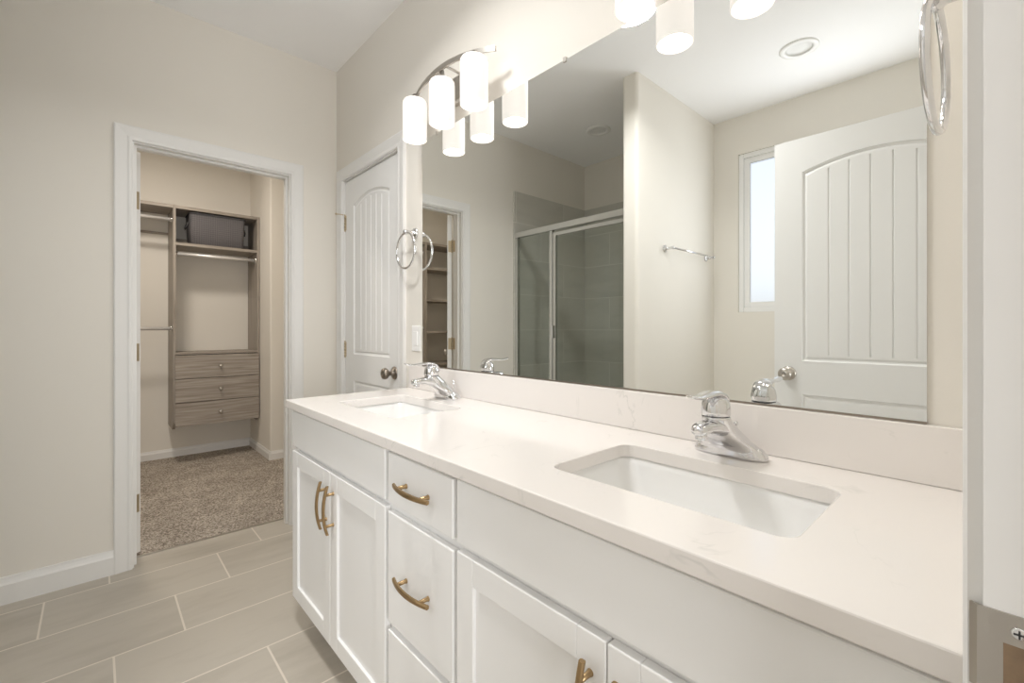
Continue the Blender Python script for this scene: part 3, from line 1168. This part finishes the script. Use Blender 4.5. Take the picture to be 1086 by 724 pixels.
# ------------------------------------------------------------------ vanity lights
def make_light(y, lab):
    t = thing('vanity_light', lab, 'vanity light', (XM, y, 0), 'three-shade vanity lights', local=True)
    xs = -0.107
    bp_ = MB()
    hexr = []
    for ins, dx in ((0.0, -0.0005), (0.0, -0.018), (0.008, -0.024)):
        a_, b_ = 0.062 - ins, 0.056 - ins
        hexr.append([(dx, px, 2.125 + pz) for px, pz in rrect(-a_, a_, -b_, b_, 0.016 - ins * 0.5)])
    bp_.loft(hexr, smooth=False)
    bp_.build('backplate', 'nickel', t)
    mb = MB()
    rings = []
    N = 32

    def bx_(s):
        return xs + 0.0 + 0.045 * s * s - 0.012
    def bz_(s):
        return 2.160 - 0.030 * s * s
    for i in range(N + 1):
        s = -1 + 2 * i / N
        px, py, pz = bx_(s), s * 0.285, bz_(s)
        hw = 0.0035
        hz = 0.0095
        rings.append([(px - hw, py, pz - hz), (px + hw, py, pz - hz), (px + hw, py, pz + hz), (px - hw, py, pz + hz)])
    mb.loft(rings, smooth=False)
    mb.build('curved_bar', 'nickel', t)
    for s in (-0.035, 0.035):
        MB().tube([(-0.02, s, 2.155), (bx_(0) + 0.002, s, 2.158)], 0.005).build('arm', 'nickel', t)
    for dy in SHADE_DY:
        s = dy / 0.285
        px = xs
        sk = MB()
        sk.lathe([(0.021, 0.0), (0.021, 0.006), (0.012, 0.014), (0.009, bz_(s) - 2.118 - 0.004)], (px, dy, 2.119), (0, 0, 1), 24)
        sk.tube([(px, dy, bz_(s) - 0.005), (bx_(s), dy, bz_(s))], 0.006)
        sk.build('socket', 'nickel', t)
        sh = MB()
        ro, ht = 0.0505, 0.172
        prof = [(0.018, ht), (ro - 0.016, ht), (ro - 0.006, ht - 0.004), (ro - 0.001, ht - 0.012), (ro, ht - 0.022), (ro, 0.002), (ro - 0.002, 0.0),
                (ro - 0.0035, 0.002), (ro - 0.0035, ht - 0.022), (ro - 0.012, ht - 0.008), (0.018, ht - 0.004)]
        sh.lathe(prof, (px, dy, 1.947), (0, 0, 1), 36, False, False)
        sho = sh.build('glass_shade', 'opal', t)
        bu = MB()
        bu.lathe([(0.012, 0.085), (0.014, 0.075), (0.024, 0.045), (0.028, 0.025), (0.024, 0.008), (0.012, 0.001), (0.0005, 0.0)], (px, dy, 2.025), (0, 0, 1), 20, False, True)
        bu.build('bulb', 'bulb', t)
    return t


l1 = make_light(VANITY_Y[0], 'brushed nickel vanity light with three lit glass shades over the far sink')
l2 = copy_tree(l1)
l2.location.y = VANITY_Y[1]
l2['label'] = 'vanity light over the front sink, showing only its lit shade bottoms'
for cy_ in VANITY_Y:
    for dy in SHADE_DY:
        d = bpy.data.lights.new('vanity_bulb_light', 'POINT')
        d.energy = 0.6
        d.color = (1.0, 0.90, 0.78)
        d.shadow_soft_size = 0.025
        o = bpy.data.objects.new('vanity_bulb_light', d)
        o.location = (XM - 0.107, cy_ + dy, 1.985)
        COL.objects.link(o)


# ------------------------------------------------------------------ recessed ceiling lights
def can(x, y, lab):
    t = thing('recessed_light', lab, 'ceiling light', (x, y, CEIL), 'round recessed ceiling lights', local=True)
    MB().lathe([(0.098, 0.0), (0.098, -0.005), (0.090, -0.009), (0.072, -0.008), (0.066, -0.004), (0.066, -0.0005)], (0, 0, 0), (0, 0, 1), 40, False, False).build('trim_ring', 'plastic', t)
    MB().lathe([(0.0655, -0.003), (0.065, -0.001), (0.062, 0.003), (0.030, 0.001), (0.0005, 0.0)], (0, 0, 0), (0, 0, 1), 40, False, True).build('lens', 'lens', t)
    return t


c1_ = can(-0.754, 0.793, 'round white recessed ceiling light seen in the mirror at the upper right')
c2_ = copy_tree(c1_)
c2_.location = (-0.787, 2.22, CEIL)
c2_['label'] = 'round white recessed ceiling light above the shower, seen in the mirror'

# ------------------------------------------------------------------ towel rings, towel bar, switch
def make_ring(lab):
    """Local: wall is the plane y=0, ring hangs at y=+."""
    t = thing('towel_ring', lab, 'towel ring', (0, 0, 0), 'chrome towel rings', local=True)
    MB().lathe([(0.026, 0.0005), (0.026, 0.006), (0.021, 0.011), (0.010, 0.014), (0.0085, 0.040), (0.012, 0.046), (0.0125, 0.056), (0.008, 0.062), (0.0005, 0.0635)],
               (0, 0, 0), (0, 1, 0), 28).build('wall_post', 'chrome', t)
    R_ = 0.082
    pts = []
    for k in range(48):
        a_ = 2 * PI * k / 48
        pts.append((R_ * math.sin(a_), 0.051, -R_ - 0.004 + R_ * math.cos(a_)))
    MB().tube(pts, 0.0054, 10, True).build('ring', 'chrome', t)
    return t


r1_ = make_ring('chrome towel ring on the wall strip between door and mirror')
r1_.location = (XM, 1.875, 1.593)
r1_.rotation_euler = (0, 0, PI / 2)     # local +y -> world -x
r2_ = copy_tree(r1_)
r2_.location = (0.815, YE, 1.578)
r2_.rotation_euler = (0, 0, math.radians(0))
for ch in r2_.children:
    if ch.name.startswith('ring'):
        ch.rotation_euler = (0, 0, math.radians(-3))
r2_['label'] = 'chrome towel ring at the upper right, seen almost edge-on near the camera'

t = thing('towel_bar', 'thin chrome towel bar on the partition wall, seen in the mirror', 'towel bar', (-0.915, PY0, 1.68))
for px in (-0.607, -1.224):
    MB().lathe([(0.025, 0.0005), (0.025, 0.006), (0.018, 0.011), (0.0095, 0.014), (0.0085, 0.05), (0.011, 0.056), (0.011, 0.068), (0.0005, 0.071)],
               (px, PY0, 1.68), (0, -1, 0), 24).build('wall_post', 'chrome', t)
MB().tube([(-0.597, PY0 - 0.061, 1.68), (-1.234, PY0 - 0.061, 1.68)], 0.0065, 14).build('bar', 'chrome', t)

t = thing('light_switch', 'white rocker switch plate on the wall strip left of the mirror', 'light switch', (XM, 1.862, 1.10))
MB().box(XM - 0.006, XM - 0.0003, 1.825, 1.899, 1.04, 1.16, 0.002).build('wall_plate', 'plastic', t)
MB().box(XM - 0.009, XM - 0.005, 1.845, 1.879, 1.067, 1.133, 0.0015).build('rocker', 'plastic', t)

# ------------------------------------------------------------------ shower enclosure
SXP = -0.43
t = thing('shower_enclosure', 'framed glass shower enclosure with fixed panel and door, seen in the mirror', 'shower enclosure', (SXP, 2.24, 0.11))
Y0, Y1, YM = PY1 + 0.012, YF - 0.012, 2.385
SZ0, SZ1 = 0.11, 1.955
fr_ = MB()
fr_.box(SXP - 0.022, SXP + 0.022, Y0, Y1, SZ1 - 0.045, SZ1, 0.003)
fr_.box(SXP - 0.018, SXP + 0.018, Y0, Y1, SZ0, SZ0 + 0.03, 0.003)
fr_.box(SXP - 0.016, SXP + 0.016, Y1 - 0.028, Y1, SZ0 + 0.03, SZ1 - 0.045, 0.003)
fr_.box(SXP - 0.016, SXP + 0.016, Y0, Y0 + 0.028, SZ0 + 0.03, SZ1 - 0.045, 0.003)
fr_.box(SXP - 0.016, SXP + 0.016, YM, YM + 0.03, SZ0 + 0.03, SZ1 - 0.045, 0.003)
fr_.build('frame', 'aluminium', t)
MB().box(SXP - 0.003, SXP + 0.003, YM + 0.03, Y1 - 0.028, SZ0 + 0.03, SZ1 - 0.045).build('fixed_pane', 'glass', t)
dr = MB()
dy0, dy1, dz0, dz1 = Y0 + 0.032, YM - 0.006, SZ0 + 0.045, SZ1 - 0.062
dr.box(SXP - 0.01, SXP + 0.014, dy0, dy0 + 0.028, dz0, dz1, 0.003)
dr.box(SXP - 0.01, SXP + 0.014, dy1 - 0.028, dy1, dz0, dz1, 0.003)
dr.box(SXP - 0.01, SXP + 0.014, dy0 + 0.028, dy1 - 0.028, dz0, dz0 + 0.028, 0.003)
dr.box(SXP - 0.01, SXP + 0.014, dy0 + 0.028, dy1 - 0.028, dz1 - 0.028, dz1, 0.003)
dro = dr.build('shower_door_frame', 'aluminium', t)
MB().box(SXP - 0.001, SXP + 0.004, dy0 + 0.026, dy1 - 0.026, dz0 + 0.026, dz1 - 0.026).build('door_pane', 'glass', dro)
hm = MB()
hm.box(SXP + 0.014, SXP + 0.04, dy1 - 0.022, dy1 - 0.008, 1.07, 1.17, 0.003)
hm.build('door_pull', 'chrome', dro)

# ------------------------------------------------------------------ closet organizer
DEP = 4.65          # front of the organizer
PT = 0.019
X0, X1 = 0.470, 1.112


def panel(mb, x_, z0, z1, d0=DEP, d1=YC - 0.001):
    mb.box(x_, x_ + PT, d0, d1, z0, z1, 0.001)


t = thing('closet_drawer_tower', 'grey wood-grain wall-hung closet tower with shelf and three drawers', 'closet unit', ((X0 + X1) / 2, YC, 0.32))
mb = MB()
# side panel with a chamfered lower front corner
prof = [(YC - 0.001, 0.30), (DEP + 0.06, 0.30), (DEP, 0.36), (DEP, 2.17), (YC - 0.001, 2.17)]
for x_ in (X0, X1 - PT):
    p_ = MB()
    p_.loft([[(x_, y, z) for y, z in prof], [(x_ + PT, y, z) for y, z in prof]], smooth=False)
    p_.build('side_panel', 'laminate_v', t)
MB().box(X0 + PT, X1 - PT, DEP + 0.005, YC - 0.001, 1.84, 1.865, 0.001).build('shelf', 'laminate_h', t)
MB().box(X0 + PT, X1 - PT, DEP + 0.005, YC - 0.001, 2.145, 2.17, 0.001).build('top_shelf', 'laminate_h', t)
MB().box(X0 + PT, X1 - PT, DEP, YC - 0.001, 0.925, 0.944, 0.001).build('drawer_top', 'laminate_h', t)
MB().box(X0 + PT, X1 - PT, YC - 0.018, YC - 0.001, 1.885, 1.945, 0.001).build('hanging_rail', 'laminate_h', t)
mb = MB()
mb.box(X0 + PT, X1 - PT, DEP + 0.002, YC - 0.001, 0.325, 0.34)
mb.build('drawer_carcass', 'laminate_h', t)
dh = (0.922 - 0.325) / 3
for k in range(3):
    z0 = 0.325 + k * dh
    d = MB().box(X0 + PT - 0.006, X1 - 0.008, DEP - 0.019, DEP - 0.001, z0 + 0.002, z0 + dh - 0.003, 0.0015).build('drawer', 'laminate_h', t)
    MB().lathe([(0.006, 0.0), (0.006, 0.012), (0.013, 0.017), (0.0155, 0.023), (0.012, 0.028), (0.0005, 0.030)], ((X0 + X1) / 2 + 0.01, DEP - 0.019, z0 + dh / 2),
               (0, -1, 0), 20).build('knob', 'nickel', d)
    MB().box(X0 + PT + 0.012, X1 - PT - 0.012, DEP, YC - 0.03, z0 + 0.02, z0 + dh - 0.03).build('drawer_box', 'laminate_h', d)


def rod(x0, x1, y, z, lab, grp=None):
    t = thing('closet_rod', lab, 'closet rod', ((x0 + x1) / 2, y, z), grp)
    MB().tube([(x0 + 0.001, y, z), (x1 - 0.001, y, z)], 0.0145, 18).build('tube', 'rod', t)
    for x_, s in ((x0, 1), (x1, -1)):
        MB().lathe([(0.026, 0.0003), (0.026, 0.005), (0.018, 0.006), (0.018, 0.016), (0.0147, 0.017)], (x_, y, z), (s, 0, 0), 20).build('flange', 'chrome', t)
    return t


rod(X0 + PT, X1 - PT, DEP + 0.06, 1.775, 'polished closet rod under the basket shelf')
XS0, XS1 = -1.366, -0.68    # shelf bay at the left, seen in the mirror
rod(XS1, X0, DEP + 0.06, 2.055, 'upper closet rod left of the drawer tower', 'double hanging rods')
rod(XS1, X0, DEP + 0.06, 1.145, 'lower closet rod left of the drawer tower', 'double hanging rods')
sh = MB().box(XS1, X0, DEP + 0.005, YC - 0.001, 2.145, 2.17, 0.001).build('closet_shelf', 'laminate_h')
tag(sh, 'grey top shelf over the double hanging rods in the closet', 'closet shelf')
rl = MB().box(XS1, X0, YC - 0.018, YC - 0.001, 1.968, 1.986, 0.001).build('mounting_rail', 'laminate_h', sh)

t = thing('closet_shelf_tower', 'grey closet shelf tower seen in the mirror through the closet doorway', 'closet unit', ((XS0 + XS1) / 2, YC, 0.3))
for x_ in (XS0, XS1 - PT):
    p_ = MB()
    p_.loft([[(x_, y, z) for y, z in prof], [(x_ + PT, y, z) for y, z in prof]], smooth=False)
    p_.build('side_panel', 'laminate_v', t)
for z in (0.34, 0.70, 1.09, 1.47, 1.85, 2.145):
    MB().box(XS0 + PT, XS1 - PT, DEP + 0.005, YC - 0.001, z, z + 0.025, 0.001).build('shelf', 'laminate_h', t)

# woven basket on the tower's shelf
t = thing('storage_basket', 'dark grey woven storage basket on the closet shelf', 'basket', (0.795, 4.80, 1.8655), local=True)
mb = MB()
rings = []
for z, ins in ((0.0, 0.012), (0.004, 0.006), (0.13, 0.002), (0.258, -0.004)):
    rings.append([(px, py, z) for px, py in rrect(-0.205 + ins, 0.205 - ins, -0.125 + ins, 0.125 - ins, 0.035)])
for z, ins in ((0.258, 0.006), (0.012, 0.014)):
    rings.append([(px, py, z) for px, py in rrect(-0.205 + ins, 0.205 - ins, -0.125 + ins, 0.125 - ins, 0.03)])
mb.loft(rings, True, True, True)
mb.build('woven_body', 'weave', t)
mb = MB()
mb.tube([(px, py, 0.262) for px, py in rrect(-0.206, 0.206, -0.126, 0.126, 0.034)], 0.0085, 10, True)
mb.build('rim', 'basket_rim', t)
for s in (-1, 1):
    mb = MB()
    mb.tube([(s * 0.207, -0.05, 0.20), (s * 0.222, -0.042, 0.155), (s * 0.226, 0.0, 0.14), (s * 0.222, 0.042, 0.155), (s * 0.207, 0.05, 0.20)], 0.006, 8)
    mb.build('handle', 'basket_rim', t)
